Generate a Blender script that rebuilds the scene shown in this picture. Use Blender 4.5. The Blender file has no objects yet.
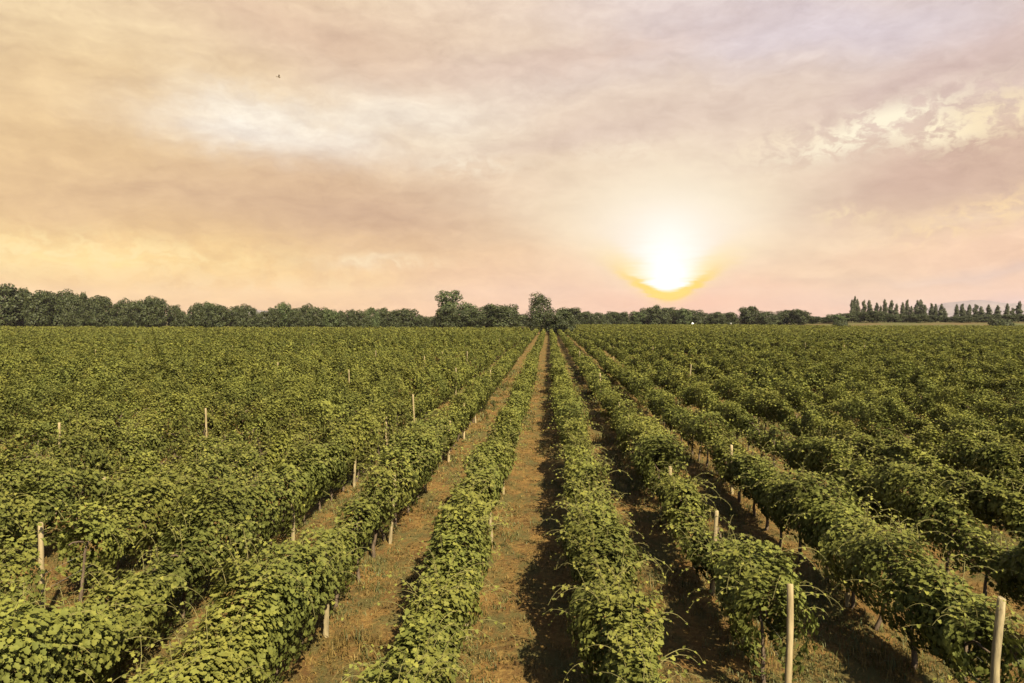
import bpy, math, random
import numpy as np
from mathutils import Matrix, Vector, Euler

scene = bpy.context.scene
C = scene.collection
R = math.radians
random.seed(7)
rng = np.random.default_rng(11)

# ------------------------------------------------------------------ camera
CAM_H = 5.7
F = 682.7
EXPOSURE = 1.3
cam_d = bpy.data.cameras.new("camera")
cam_d.sensor_width = 36.0
cam_d.lens = 24.0
cam_d.clip_start = 0.1
cam_d.clip_end = 60000
cam = bpy.data.objects.new("camera", cam_d)
cam.location = (0, 0, CAM_H)
cam.rotation_euler = (R(90 - 1.97), 0, R(3.1))
C.objects.link(cam)
scene.camera = cam
CM = cam.rotation_euler.to_matrix()


def pix_dir(px, py):
    return (CM @ Vector(((px - 512) / F, -(py - 341.5) / F, -1))).normalized()


def at(px, py, D):
    """point at forward distance D seen at that pixel"""
    d = pix_dir(px, py)
    return d.x / d.y * D, D, CAM_H + d.z / d.y * D


def azel(px, py):
    d = pix_dir(px, py)
    return math.degrees(math.atan2(d.x, d.y)), math.degrees(math.asin(d.z))


scene.view_settings.view_transform = 'Standard'
scene.view_settings.look = 'None'
scene.view_settings.exposure = EXPOSURE
scene.view_settings.gamma = 1
scene.view_settings.use_curve_mapping = False
cy = scene.cycles
cy.max_bounces = 5
cy.diffuse_bounces = 3
cy.glossy_bounces = 2
cy.transmission_bounces = 3
cy.transparent_max_bounces = 4
cy.volume_bounces = 0
cy.caustics_reflective = False
cy.caustics_refractive = False
cy.use_denoising = True
cy.sample_clamp_indirect = 4

# ------------------------------------------------------------------ sun
SUN_EL = 43.5
SUN_AZ = 150.0            # degrees clockwise from +Y (the row direction): from the right and behind the camera
sd = Vector((math.sin(R(SUN_AZ)) * math.cos(R(SUN_EL)), math.cos(R(SUN_AZ)) * math.cos(R(SUN_EL)), math.sin(R(SUN_EL))))
sl = bpy.data.lights.new("sun", 'SUN')
sl.energy = 5.0
sl.angle = R(0.6)
sl.color = (1.0, 0.87, 0.62)
so = bpy.data.objects.new("sun", sl)
so.rotation_euler = sd.to_track_quat('Z', 'Y').to_euler()
so.location = (60, -20, 80)
C.objects.link(so)


# ------------------------------------------------------------------ world
def s2l(c):
    return tuple(((v / 255) / 12.92 if v / 255 <= 0.04045 else ((v / 255 + 0.055) / 1.055) ** 2.4) for v in c)


GAIN = 2 ** EXPOSURE


def skyc(r, g, b):
    return tuple(v / GAIN for v in s2l((r, g, b))) + (1,)


world = bpy.data.worlds.new("World")
scene.world = world
world.use_nodes = True
nt = world.node_tree
nt.nodes.clear()
N, L = nt.nodes, nt.links


def nd(tree, typ, ins=(), **kw):
    n = tree.nodes.new(typ)
    for k, v in kw.items():
        setattr(n, k, v)
    for k, v in (ins.items() if isinstance(ins, dict) else enumerate(ins)):
        if v is None:
            continue
        if isinstance(v, bpy.types.NodeSocket):
            tree.links.new(v, n.inputs[k])
        else:
            n.inputs[k].default_value = v
    return n


def M(op, a, b=None, c=None, clamp=False, tree=None):
    return nd(tree or nt, 'ShaderNodeMath', [a, b, c], operation=op, use_clamp=clamp).outputs[0]


def MIX(f, a, b, tree=None, mode='MIX'):
    n = nd(tree or nt, 'ShaderNodeMix', {0: f, 6: a, 7: b}, data_type='RGBA', blend_type=mode)
    return n.outputs[2]


def SS(x, lo, hi, tree=None, o0=0.0, o1=1.0):
    n = nd(tree or nt, 'ShaderNodeMapRange', {0: x, 1: lo, 2: hi, 3: o0, 4: o1}, interpolation_type='SMOOTHSTEP')
    return n.outputs[0]


tc = nd(nt, 'ShaderNodeTexCoord')
sep = nd(nt, 'ShaderNodeSeparateXYZ', [tc.outputs['Generated']])
DX, DY, DZ = sep.outputs
az = M('MULTIPLY', M('ARCTAN2', DX, DY), 180 / math.pi)
el = M('MULTIPLY', M('ARCSINE', DZ), 180 / math.pi)
raw = nd(nt, 'ShaderNodeCombineXYZ', [az, el, 0]).outputs[0]


def noise(vec, scale, detail=4, rough=0.55, sc=(1, 1, 1), loc=(0, 0, 0), color=False, rot=0.0, dist=0.0):
    m = nd(nt, 'ShaderNodeMapping', {0: vec, 1: loc, 2: (0, 0, R(rot)), 3: sc})
    n = nd(nt, 'ShaderNodeTexNoise', {'Vector': m.outputs[0], 'Scale': scale, 'Detail': detail, 'Roughness': rough, 'Distortion': dist})
    return n.outputs['Color'] if color else n.outputs['Fac']


def warped(amount, scale, sc, loc=(0, 0, 0), detail=4):
    nc = noise(raw, scale, detail, 0.6, sc, loc, color=True)
    v = nd(nt, 'ShaderNodeVectorMath', [nc, (0.5, 0.5, 0.5)], operation='SUBTRACT').outputs[0]
    v = nd(nt, 'ShaderNodeVectorMath', [v, amount], operation='MULTIPLY').outputs[0]
    return nd(nt, 'ShaderNodeVectorMath', [raw, v], operation='ADD').outputs[0]


W1 = warped((9, 4.5, 0), 0.09, (1, 2.2, 1))
W2 = warped((4, 3.0, 0), 0.35, (1, 1.5, 1), (3, 7, 0), 5)


def blob(px, py, sx, sy, rot=0, vec=None):
    """soft patch of cloud centred on the direction seen at that pixel, sizes in pixels of sky"""
    a, e = azel(px, py)
    k = 0.0839
    m = nd(nt, 'ShaderNodeMapping', {0: vec or W1, 1: (a, e, 0), 2: (0, 0, R(rot)), 3: (sx * k, sy * k, 1)}, vector_type='TEXTURE')
    d = nd(nt, 'ShaderNodeVectorMath', [m.outputs[0], m.outputs[0]], operation='DOT_PRODUCT').outputs['Value']
    return M('EXPONENT', M('MULTIPLY', d, -1.0))


# vertical ramp of the open sky, left and right halves
elw = nd(nt, 'ShaderNodeSeparateXYZ', [W1]).outputs


def ramp(fac, stops):
    n = nd(nt, 'ShaderNodeValToRGB', [fac])
    cr = n.color_ramp
    cr.interpolation = 'EASE'
    while len(cr.elements) < len(stops):
        cr.elements.new(0.5)
    for e, (p, c) in zip(cr.elements, stops):
        e.position = p
        e.color = skyc(*c)
    return n.outputs[0]


elf = M('DIVIDE', elw[1], 30.0, clamp=True)
left = ramp(elf, [(0.0, (240, 200, 150)), (0.10, (242, 205, 146)), (0.30, (229, 196, 150)), (0.6, (229, 200, 158)), (0.9, (238, 212, 172))])
right = ramp(elf, [(0.0, (238, 196, 172)), (0.12, (240, 204, 176)), (0.35, (228, 204, 180)), (0.65, (222, 203, 192)), (0.9, (222, 206, 204))])
side = SS(elw[0], -26.0, 14.0)
col = MIX(side, left, right)

clouds = [
    # px, py, sx, sy, rot, colour, amount, warp
    (60, 20, 120, 40, 0, (243, 218, 174), 0.75, 1),
    (150, 120, 150, 60, -10, (229, 196, 148), 0.75, 1),
    (390, 45, 170, 45, -8, (225, 196, 168), 0.8, 1),
    (480, 10, 120, 22, 0, (238, 214, 190), 0.5, 1),
    (560, 85, 260, 36, -4, (228, 206, 186), 0.7, 1),
    (285, 138, 105, 22, -4, (255, 250, 240), 1.0, 2),
    (262, 118, 60, 20, -20, (248, 236, 218), 0.9, 2),
    (400, 112, 110, 26, 6, (246, 234, 216), 0.85, 1),
    (470, 150, 60, 30, 0, (240, 226, 205), 0.6, 1),
    (360, 208, 150, 44, -6, (206, 174, 146), 1.0, 1),
    (230, 190, 160, 30, 4, (216, 184, 150), 0.7, 1),
    (540, 190, 110, 30, 0, (230, 206, 184), 0.6, 1),
    (30, 258, 120, 15, 2, (253, 224, 162), 0.95, 2),
    (150, 262, 90, 8, 0, (250, 216, 152), 0.6, 2),
    (370, 262, 40, 6, 4, (244, 222, 186), 0.7, 2),
    (690, 45, 160, 20, 12, (222, 206, 202), 0.6, 1),
    (850, 25, 170, 26, -6, (216, 204, 212), 0.75, 1),
    (300, 30, 130, 26, -12, (222, 190, 162), 0.7, 2),
    (960, 60, 90, 14, 14, (206, 182, 178), 0.8, 2),
    (560, 62, 140, 14, 6, (220, 194, 178), 0.7, 2),
    (620, 128, 130, 16, 8, (216, 192, 180), 0.7, 1),
    (760, 150, 130, 22, 4, (222, 200, 188), 0.6, 1),
    (960, 78, 120, 32, 16, (212, 188, 178), 0.9, 1),
    (910, 178, 120, 32, 6, (192, 160, 148), 1.0, 1),
    (800, 175, 70, 28, 0, (218, 192, 174), 0.7, 1),
    (1000, 165, 70, 28, 10, (210, 180, 160), 0.7, 1),
    (900, 232, 150, 12, 6, (236, 210, 180), 0.6, 1),
    (960, 272, 130, 5, 3, (222, 196, 182), 0.8, 1),
    (960, 300, 130, 8, 0, (226, 198, 190), 0.8, 1),
    (830, 285, 90, 26, 0, (232, 202, 168), 0.7, 1),
    (560, 285, 120, 22, 0, (236, 198, 170), 0.7, 1),
]
for px, py, sx, sy, rot, c, amt, w in clouds:
    b = blob(px, py, sx, sy, rot, W1 if w == 1 else W2)
    col = MIX(M('MULTIPLY', b, amt), col, skyc(*c))

# wisps: stretched noise that brightens and darkens the cloud sheets
wn = noise(W1, 0.16, 8, 0.62, (1, 3.2, 1), (5, 2, 0), rot=-6)
wn2 = noise(W2, 0.5, 7, 0.6, (1, 2.2, 1), (9, 4, 0), rot=8)
wn3 = noise(W2, 1.1, 6, 0.65, (0.8, 2.6, 1), (2, 9, 0), rot=-12)
wis = M('ADD', M('ADD', M('MULTIPLY', wn, 0.56), M('MULTIPLY', wn2, 0.26)), M('MULTIPLY', wn3, 0.13))
wis = M('ADD', wis, 1.0 - 0.465)
wis3 = nd(nt, 'ShaderNodeCombineXYZ', [wis, M('POWER', wis, 1.15), M('POWER', wis, 1.12)]).outputs[0]
col = MIX(1.0, col, wis3, mode='MULTIPLY')

# sunlit cumulus puffs on the right and along the left horizon
pn = noise(W2, 0.62, 9, 0.6, (1, 1.35, 1), (7.3, 3.1, 0), dist=0.25)
puff = SS(M('ADD', M('MULTIPLY', pn, 0.8), M('MULTIPLY', wn3, 0.2)), 0.43, 0.585, o0=0.05)
for px, py, sx, sy, rot, c, amt in [
        (866, 130, 66, 14, 14, (255, 246, 220), 1.2), (940, 130, 34, 14, 0, (255, 243, 214), 1.2),
        (1000, 114, 46, 18, 10, (250, 230, 192), 0.9), (775, 146, 60, 12, 10, (246, 226, 200), 0.8),
        (630, 150, 60, 10, 4, (244, 226, 204), 0.6), (980, 215, 70, 13, 14, (250, 220, 176), 0.9),
        (850, 214, 30, 9, 0, (246, 222, 180), 0.7), (60, 252, 150, 16, 0, (255, 232, 176), 0.9),
        (270, 284, 120, 9, 0, (250, 220, 168), 0.8), (380, 262, 60, 6, 0, (250, 228, 190), 0.8),
        (470, 165, 46, 10, 0, (250, 236, 212), 0.6)]:
    f = M('MULTIPLY', M('MULTIPLY', blob(px, py, sx, sy, rot, raw), amt), puff, clamp=True)
    col = MIX(f, col, skyc(*c))

# the sun breaking through: halo, white core, yellow rim curving under it
sa, se = azel(668, 297.5)
k = 0.0839
streak = noise(raw, 0.55, 4, 0.6, (0.5, 5, 1), (1, 8, 0))
u = M('DIVIDE', M('SUBTRACT', M('ADD', az, M('MULTIPLY', M('SUBTRACT', streak, 0.5), 2.2)), sa), k)
v = M('DIVIDE', M('SUBTRACT', el, se), k)
u2 = M('MULTIPLY', u, u)
q = M('SUBTRACT', v, M('DIVIDE', M('MULTIPLY', u2, 0.0165), M('ADD', 1.0, M('MULTIPLY', u2, 0.00025))))
halo = blob(676, 212, 140, 66, 0, W1)
col = MIX(M('MULTIPLY', halo, 0.72), col, skyc(254, 238, 204))
halo2 = blob(668, 238, 78, 50, 0, raw)
above = SS(q, -26.0, 16.0)
col = MIX(M('MULTIPLY', M('MULTIPLY', halo2, above), 0.95), col, skyc(254, 246, 232))
pink = blob(690, 300, 100, 16, 0, W1)
col = MIX(M('MULTIPLY', pink, 0.6), col, skyc(247, 194, 164))
yel = M('MULTIPLY', M('EXPONENT', M('MULTIPLY', u2, -1 / 1350.0)), M('MULTIPLY', SS(q, -6.0, 1.5), SS(q, 7.0, 34.0, o0=1.0, o1=0.0)))
ysoft = M('MULTIPLY', M('EXPONENT', M('MULTIPLY', u2, -1 / 3400.0)), M('MULTIPLY', SS(q, -16.0, 4.0), SS(q, 4.0, 34.0, o0=1.0, o1=0.0)))
col = MIX(M('MULTIPLY', ysoft, 0.5), col, skyc(255, 226, 130))
col = MIX(M('MULTIPLY', yel, 1.15, clamp=True), col, (1.0 / GAIN, 0.70 / GAIN, 0.0, 1))
core = M('MULTIPLY', M('EXPONENT', M('MULTIPLY', u2, -1 / 850.0)), M('MULTIPLY', SS(q, 3.0, 10.0), SS(v, 8.0, 100.0, o0=1.0, o1=0.0)))
col = MIX(M('MULTIPLY', core, 1.2, clamp=True), col, (1.15 / GAIN, 1.13 / GAIN, 1.1 / GAIN, 1))

satf = SS(el, 0.0, 22.0, o0=1.13, o1=1.0)
col = nd(nt, 'ShaderNodeHueSaturation', {'Color': col, 'Saturation': satf, 'Value': 1.02}).outputs[0]
bg1 = nd(nt, 'ShaderNodeBackground', {0: col, 1: 1.0})
sky = nd(nt, 'ShaderNodeTexSky', sky_type='NISHITA', sun_disc=False, sun_elevation=R(SUN_EL), sun_rotation=R(SUN_AZ),
         altitude=100, air_density=1.0, dust_density=1.5, ozone_density=1.0)
bg2 = nd(nt, 'ShaderNodeBackground', {0: sky.outputs[0], 1: 0.05})
# the lit cloud bank fills the low sky ahead; overhead and behind it thins into the plain blue sky
front = M('MULTIPLY', SS(el, 30.0, 62.0, o0=1.0, o1=0.0), SS(M('ABSOLUTE', az), 56.0, 110.0, o0=1.0, o1=0.0))
mixs = nd(nt, 'ShaderNodeMixShader', [front, bg2.outputs[0], bg1.outputs[0]])
nd(nt, 'ShaderNodeOutputWorld', [mixs.outputs[0]])
world.cycles.sampling_method = 'MANUAL'
world.cycles.sample_map_resolution = 512


# ------------------------------------------------------------------ materials
def new_mat(name):
    m = bpy.data.materials.new(name)
    m.use_nodes = True
    m.node_tree.nodes.clear()
    return m


def leaf_mat(name, dark, mid, light, trans=0.25, rough=0.55, spec=0.25):
    m = new_mat(name)
    t = m.node_tree
    at_ = nd(t, 'ShaderNodeAttribute', attribute_name='tint')
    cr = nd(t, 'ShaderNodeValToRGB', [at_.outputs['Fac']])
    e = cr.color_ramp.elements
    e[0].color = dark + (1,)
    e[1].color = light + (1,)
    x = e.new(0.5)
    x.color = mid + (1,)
    g = nd(t, 'ShaderNodeNewGeometry')
    nz = nd(t, 'ShaderNodeTexNoise', {'Vector': g.outputs['Position'], 'Scale': 0.35, 'Detail': 3})
    hs = nd(t, 'ShaderNodeHueSaturation', {'Color': cr.outputs[0], 'Value': nd(t, 'ShaderNodeMapRange', {0: nz.outputs['Fac'], 1: 0.3, 2: 0.7, 3: 0.8, 4: 1.2}).outputs[0],
                                           'Hue': nd(t, 'ShaderNodeMapRange', {0: nz.outputs['Color'], 1: 0.3, 2: 0.7, 3: 0.488, 4: 0.512}).outputs[0]})
    p = nd(t, 'ShaderNodeBsdfPrincipled', {'Base Color': hs.outputs[0], 'Roughness': rough, 'Specular IOR Level': spec})
    tr = nd(t, 'ShaderNodeBsdfTranslucent', {'Color': hs.outputs[0]})
    mx = nd(t, 'ShaderNodeMixShader', [trans, p.outputs[0], tr.outputs[0]])
    nd(t, 'ShaderNodeOutputMaterial', [mx.outputs[0]])
    return m


def plain_mat(name, c1, c2, scale=8, rough=0.9, stretch=(1, 1, 1), bump=0.3, spec=0.2):
    m = new_mat(name)
    t = m.node_tree
    tcn = nd(t, 'ShaderNodeTexCoord')
    mp = nd(t, 'ShaderNodeMapping', {0: tcn.outputs['Object'], 3: stretch})
    nz = nd(t, 'ShaderNodeTexNoise', {'Vector': mp.outputs[0], 'Scale': scale, 'Detail': 6, 'Roughness': 0.65})
    f = nd(t, 'ShaderNodeMapRange', {0: nz.outputs['Fac'], 1: 0.35, 2: 0.65})
    cc = MIX(f.outputs[0], c1 + (1,), c2 + (1,), tree=t)
    bp = nd(t, 'ShaderNodeBump', {'Strength': bump, 'Distance': 0.02, 'Height': nz.outputs['Fac']})
    p = nd(t, 'ShaderNodeBsdfPrincipled', {'Base Color': cc, 'Roughness': rough, 'Specular IOR Level': spec, 'Normal': bp.outputs[0]})
    nd(t, 'ShaderNodeOutputMaterial', [p.outputs[0]])
    return m


MAT_VINE = leaf_mat('vine_leaf', (0.054, 0.063, 0.017), (0.112, 0.120, 0.027), (0.195, 0.190, 0.038), trans=0.2, spec=0.12, rough=0.65)
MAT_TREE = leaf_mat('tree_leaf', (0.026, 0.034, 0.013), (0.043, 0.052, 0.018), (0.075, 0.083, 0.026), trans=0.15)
MAT_TREE_PALE = leaf_mat('pale_tree_leaf', (0.036, 0.050, 0.019), (0.064, 0.084, 0.028), (0.10, 0.122, 0.040), trans=0.2)
MAT_POPLAR = leaf_mat('poplar_leaf', (0.045, 0.052, 0.026), (0.07, 0.078, 0.038), (0.10, 0.11, 0.05), trans=0.15)
MAT_DRY = leaf_mat('dry_grass', (0.085, 0.057, 0.020), (0.16, 0.108, 0.034), (0.25, 0.178, 0.060), trans=0.2, spec=0.1)
MAT_WEED = leaf_mat('weed_leaf', (0.05, 0.056, 0.018), (0.09, 0.095, 0.03), (0.16, 0.15, 0.05), trans=0.2)
MAT_BARK = plain_mat('vine_bark', (0.06, 0.042, 0.028), (0.15, 0.11, 0.075), 18, stretch=(1, 1, 0.25), bump=0.6)
MAT_TRUNK = plain_mat('tree_bark', (0.07, 0.055, 0.04), (0.14, 0.11, 0.085), 3, stretch=(1, 1, 0.3))
MAT_POST = plain_mat('post_wood', (0.19, 0.145, 0.075), (0.35, 0.28, 0.155), 14, stretch=(1, 1, 0.12), bump=0.5)
MAT_POST_GREY = plain_mat('grey_post_wood', (0.15, 0.12, 0.07), (0.33, 0.27, 0.15), 22, stretch=(1, 1, 0.15), bump=0.6)
MAT_WIRE = plain_mat('trellis_wire', (0.22, 0.21, 0.19), (0.3, 0.28, 0.25), 10, rough=0.5)
MAT_SHOOT = plain_mat('green_shoot', (0.14, 0.13, 0.05), (0.22, 0.19, 0.07), 10)
MAT_WHITE = plain_mat('white_paint', (0.72, 0.72, 0.7), (0.82, 0.81, 0.78), 3, rough=0.5)
MAT_DARK = plain_mat('dark_feather', (0.16, 0.12, 0.07), (0.22, 0.17, 0.10), 6)
MAT_HILL = plain_mat('far_hill_cover', (0.15, 0.13, 0.135), (0.19, 0.165, 0.16), 0.002, bump=0.0)


def ground_mat():
    m = new_mat('field_ground')
    t = m.node_tree
    g = nd(t, 'ShaderNodeNewGeometry')
    P = g.outputs['Position']

    def nz(scale, detail=5, rough=0.6, sc=(1, 1, 1), loc=(0, 0, 0)):
        mp = nd(t, 'ShaderNodeMapping', {0: P, 1: loc, 3: sc})
        return nd(t, 'ShaderNodeTexNoise', {'Vector': mp.outputs[0], 'Scale': scale, 'Detail': detail, 'Roughness': rough}).outputs['Fac']
    c = MIX(SS(nz(0.9, 7, 0.75), 0.40, 0.60, t), (0.090, 0.050, 0.018, 1), (0.168, 0.096, 0.030, 1), tree=t)
    c = MIX(SS(nz(7.0, 6, 0.7), 0.42, 0.7, t), c, (0.215, 0.140, 0.045, 1), tree=t)          # straw litter
    c = MIX(SS(nz(22.0, 3, 0.7, (1, 1, 1), (4, 4, 0)), 0.56, 0.7, t), c, (0.09, 0.05, 0.025, 1), tree=t)   # clods
    grn = SS(nz(1.0, 6, 0.78, (1, 0.5, 1), (9, 2, 0)), 0.43, 0.60, t)
    c = MIX(M('MULTIPLY', grn, 0.8, tree=t), c, (0.075, 0.074, 0.027, 1), tree=t)         # weedy streaks
    # beyond the vineyard: meadow, dry strips
    s = nd(t, 'ShaderNodeSeparateXYZ', [P])
    far = MIX(SS(s.outputs[0], 0.0, 20.0, t), SS(s.outputs[1], 286.0, 300.0, t), SS(s.outputs[1], 345.0, 375.0, t), tree=t)
    mead = MIX(SS(nz(0.06, 6, 0.7, (0.6, 1.6, 1)), 0.44, 0.56, t), (0.075, 0.082, 0.028, 1), (0.105, 0.075, 0.032, 1), tree=t)
    c = MIX(far, c, mead, tree=t)
    h = M('ADD', M('MULTIPLY', nz(3.0, 8, 0.7), 1.0, tree=t), M('MULTIPLY', nz(20.0, 4, 0.7), 0.35, tree=t), tree=t)
    bp = nd(t, 'ShaderNodeBump', {'Strength': 0.9, 'Distance': 0.09, 'Height': h})
    p = nd(t, 'ShaderNodeBsdfPrincipled', {'Base Color': c, 'Roughness': 0.95, 'Specular IOR Level': 0.1, 'Normal': bp.outputs[0]})
    nd(t, 'ShaderNodeOutputMaterial', [p.outputs[0]])
    return m


# ------------------------------------------------------------------ helpers
def link(o, parent=None):
    C.objects.link(o)
    if parent is not None:
        o.parent = parent
    return o


def raw_mesh(name, verts, sizes, idx, mats, tint=None, mat_idx=None, smooth=False):
    """mesh from numpy: verts (n,3), face sizes (f,), flat corner indices"""
    me = bpy.data.meshes.new(name)
    me.vertices.add(len(verts))
    me.vertices.foreach_set('co', np.asarray(verts, np.float32).ravel())
    me.loops.add(len(idx))
    me.loops.foreach_set('vertex_index', np.asarray(idx, np.int32))
    sizes = np.asarray(sizes, np.int32)
    me.polygons.add(len(sizes))
    st = np.zeros(len(sizes), np.int32)
    st[1:] = np.cumsum(sizes)[:-1]
    me.polygons.foreach_set('loop_start', st)
    for m in mats:
        me.materials.append(m)
    if mat_idx is not None:
        me.polygons.foreach_set('material_index', np.asarray(mat_idx, np.int32))
    me.update(calc_edges=True)
    if smooth:
        me.shade_smooth()
    if tint is not None:
        a = me.attributes.new('tint', 'FLOAT', 'FACE')
        a.data.foreach_set('value', np.asarray(tint, np.float32))
    return me


def mesh_obj(name, me, parent=None):
    return link(bpy.data.objects.new(name, me), parent)


def empty(name, loc=(0, 0, 0), rz=0.0):
    o = bpy.data.objects.new(name, None)
    o.empty_display_size = 0.3
    o.location = loc
    o.rotation_euler = (0, 0, rz)
    return link(o)


def tag(o, label=None, cat=None, group=None, kind=None):
    for k_, v_ in (('label', label), ('category', cat), ('group', group), ('kind', kind)):
        if v_:
            o[k_] = v_
    return o


def tubes(paths, radii, sides=6, cap=True):
    """list of (n,3) paths, list of (n,) radii -> verts, sizes, idx"""
    V, S, I = [], [], []
    base = 0
    for P, r in zip(paths, radii):
        P = np.asarray(P, float)
        n = len(P)
        T = np.gradient(P, axis=0)
        T /= np.linalg.norm(T, axis=1)[:, None] + 1e-9
        ref = np.array([0.31, 0.95, 0.05])
        A = np.cross(T, ref)
        A /= np.linalg.norm(A, axis=1)[:, None] + 1e-9
        B = np.cross(T, A)
        an = np.arange(sides) * 2 * math.pi / sides
        ring = P[:, None, :] + np.asarray(r)[:, None, None] * (np.cos(an)[None, :, None] * A[:, None, :] + np.sin(an)[None, :, None] * B[:, None, :])
        V.append(ring.reshape(-1, 3))
        for i in range(n - 1):
            for j in range(sides):
                a = base + i * sides + j
                b = base + i * sides + (j + 1) % sides
                I += [a, b, b + sides, a + sides]
                S.append(4)
        if cap:
            I += [base + (n - 1) * sides + j for j in range(sides)]
            S.append(sides)
        base += n * sides
    return np.concatenate(V), S, I


def vnoise(p, seed=0):
    """smooth value noise in -1..1 for points (n,d), d = 1..3"""
    p = np.asarray(p, float)
    if p.ndim == 1:
        p = p[:, None]
    i = np.floor(p).astype(np.int64)
    f = p - i
    f = f * f * (3 - 2 * f)
    d = p.shape[1]
    out = np.zeros(len(p))
    pr = (73856093, 19349663, 83492791)
    for c in range(2 ** d):
        h = np.full(len(p), seed * 1013904223 + 12345, np.int64)
        w = np.ones(len(p))
        for a in range(d):
            b = (c >> a) & 1
            h ^= (i[:, a] + b) * pr[a]
            w *= f[:, a] if b else 1 - f[:, a]
        h = (h ^ (h >> 13)) * 1274126177 & 0x7fffffff
        h = (h ^ (h >> 16)) & 0xffff
        out += w * (h / 32767.5 - 1)
    return out


# leaf outlines in the leaf's own plane: x across, y along the midrib, z fold
LEAF_NEAR = np.array([(0, 0, 0), (-0.30, -0.16, 0.05), (-0.56, 0.16, 0.13), (-0.33, 0.36, 0.06), (-0.40, 0.68, 0.08), (0, 1.0, -0.10),
                      (0.40, 0.68, 0.08), (0.33, 0.36, 0.06), (0.56, 0.16, 0.13), (0.30, -0.16, 0.05)])
LEAF_NEAR_F = [(0, 5, 4, 3), (0, 3, 2, 1), (0, 7, 6, 5), (0, 9, 8, 7)]
LEAF_MID = np.array([(0, 0, 0), (-0.5, 0.36, 0.12), (0, 1.0, -0.06), (0.5, 0.36, 0.12)])
LEAF_MID_F = [(0, 2, 1), (0, 3, 2)]


def leaf_faces(pos, nrm, tip, size, shape):
    """returns verts, sizes, idx"""
    LV, LF = (LEAF_NEAR, LEAF_NEAR_F) if shape == 'near' else (LEAF_MID, LEAF_MID_F)
    n = nrm / (np.linalg.norm(nrm, axis=1)[:, None] + 1e-9)
    t = tip - n * (tip * n).sum(1)[:, None]
    t /= np.linalg.norm(t, axis=1)[:, None] + 1e-9
    x = np.cross(t, n)
    s = size[:, None, None]
    V = pos[:, None, :] + s * (LV[None, :, 0:1] * x[:, None, :] + (LV[None, :, 1:2] - 0.4) * t[:, None, :] + LV[None, :, 2:3] * n[:, None, :])
    k_ = len(LV)
    fi = np.concatenate([np.array(f) for f in LF])
    fs = np.array([len(f) for f in LF])
    I = (np.arange(len(pos)) * k_)[:, None] + fi[None, :]
    S = np.tile(fs, len(pos))
    return V.reshape(-1, 3), S, I.ravel(), len(LF)


class Soup:
    def __init__(self):
        self.V, self.S, self.I, self.T, self.M, self.n = [], [], [], [], [], 0

    def add(self, V, S, I, tint, mi=0):
        self.V.append(np.asarray(V, np.float32))
        self.S.append(np.asarray(S, np.int32))
        self.I.append(np.asarray(I, np.int64) + self.n)
        self.T.append(np.asarray(tint, np.float32) * np.ones(len(S), np.float32))
        self.M.append(np.full(len(S), mi, np.int32))
        self.n += len(V)

    def mesh(self, name, mats):
        return raw_mesh(name, np.concatenate(self.V), np.concatenate(self.S), np.concatenate(self.I), mats,
                        np.concatenate(self.T), np.concatenate(self.M))


# ------------------------------------------------------------------ ground
def gz(x, y):
    """height of the ground: flat field with slight lumps near the camera"""
    x = np.asarray(x, float)
    y = np.asarray(y, float)
    p = np.stack([x.ravel(), y.ravel()], 1)
    h = 0.035 * vnoise(p * 0.9, 3) + 0.03 * vnoise(p * 2.3, 4)
    dx = np.abs(((p[:, 0] - ROW0) / PITCH + 0.5) % 1.0 - 0.5) * PITCH
    h = h + 0.07 * np.exp(-(dx / 0.35) ** 2)
    rise = np.clip((p[:, 1] - 365) / 50, 0, 1) * np.clip((p[:, 0] - 110) / 80, 0, 1)
    rise = 3.0 * rise * rise * (3 - 2 * rise)
    fade = np.clip((90 - p[:, 1]) / 40, 0, 1) * np.clip((70 - np.abs(p[:, 0])) / 20, 0, 1)
    return (h * fade + rise).reshape(x.shape)


PITCH = 2.52
ROW0 = 0.86       # x of the first row right of the middle aisle


def build_ground():
    def axis(lo, hi, step, far):
        a = list(np.arange(lo, hi + 1e-6, step))
        s, v_, w_ = step, hi, lo
        up, dn = [], []
        while v_ < far:
            s *= 1.08
            v_ += s
            up.append(v_)
        s = step
        while w_ > -far:
            s *= 1.08
            w_ -= s
            dn.append(w_)
        return np.array(dn[::-1] + a + up)
    xs = axis(-34, 34, 0.28, 16000)
    ys = axis(2, 50, 0.28, 16000)
    X, Y = np.meshgrid(xs, ys)
    V = np.stack([X.ravel(), Y.ravel(), gz(X, Y).ravel()], 1)
    nx, ny = len(xs), len(ys)
    a = (np.arange(ny - 1)[:, None] * nx + np.arange(nx - 1)[None, :]).ravel()
    I = np.stack([a, a + 1, a + 1 + nx, a + nx], 1).ravel()
    me = raw_mesh('ground', V, np.full(len(a), 4), I, [ground_mat()], smooth=True)
    tag(mesh_obj('ground', me), kind='structure')


build_ground()


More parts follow.
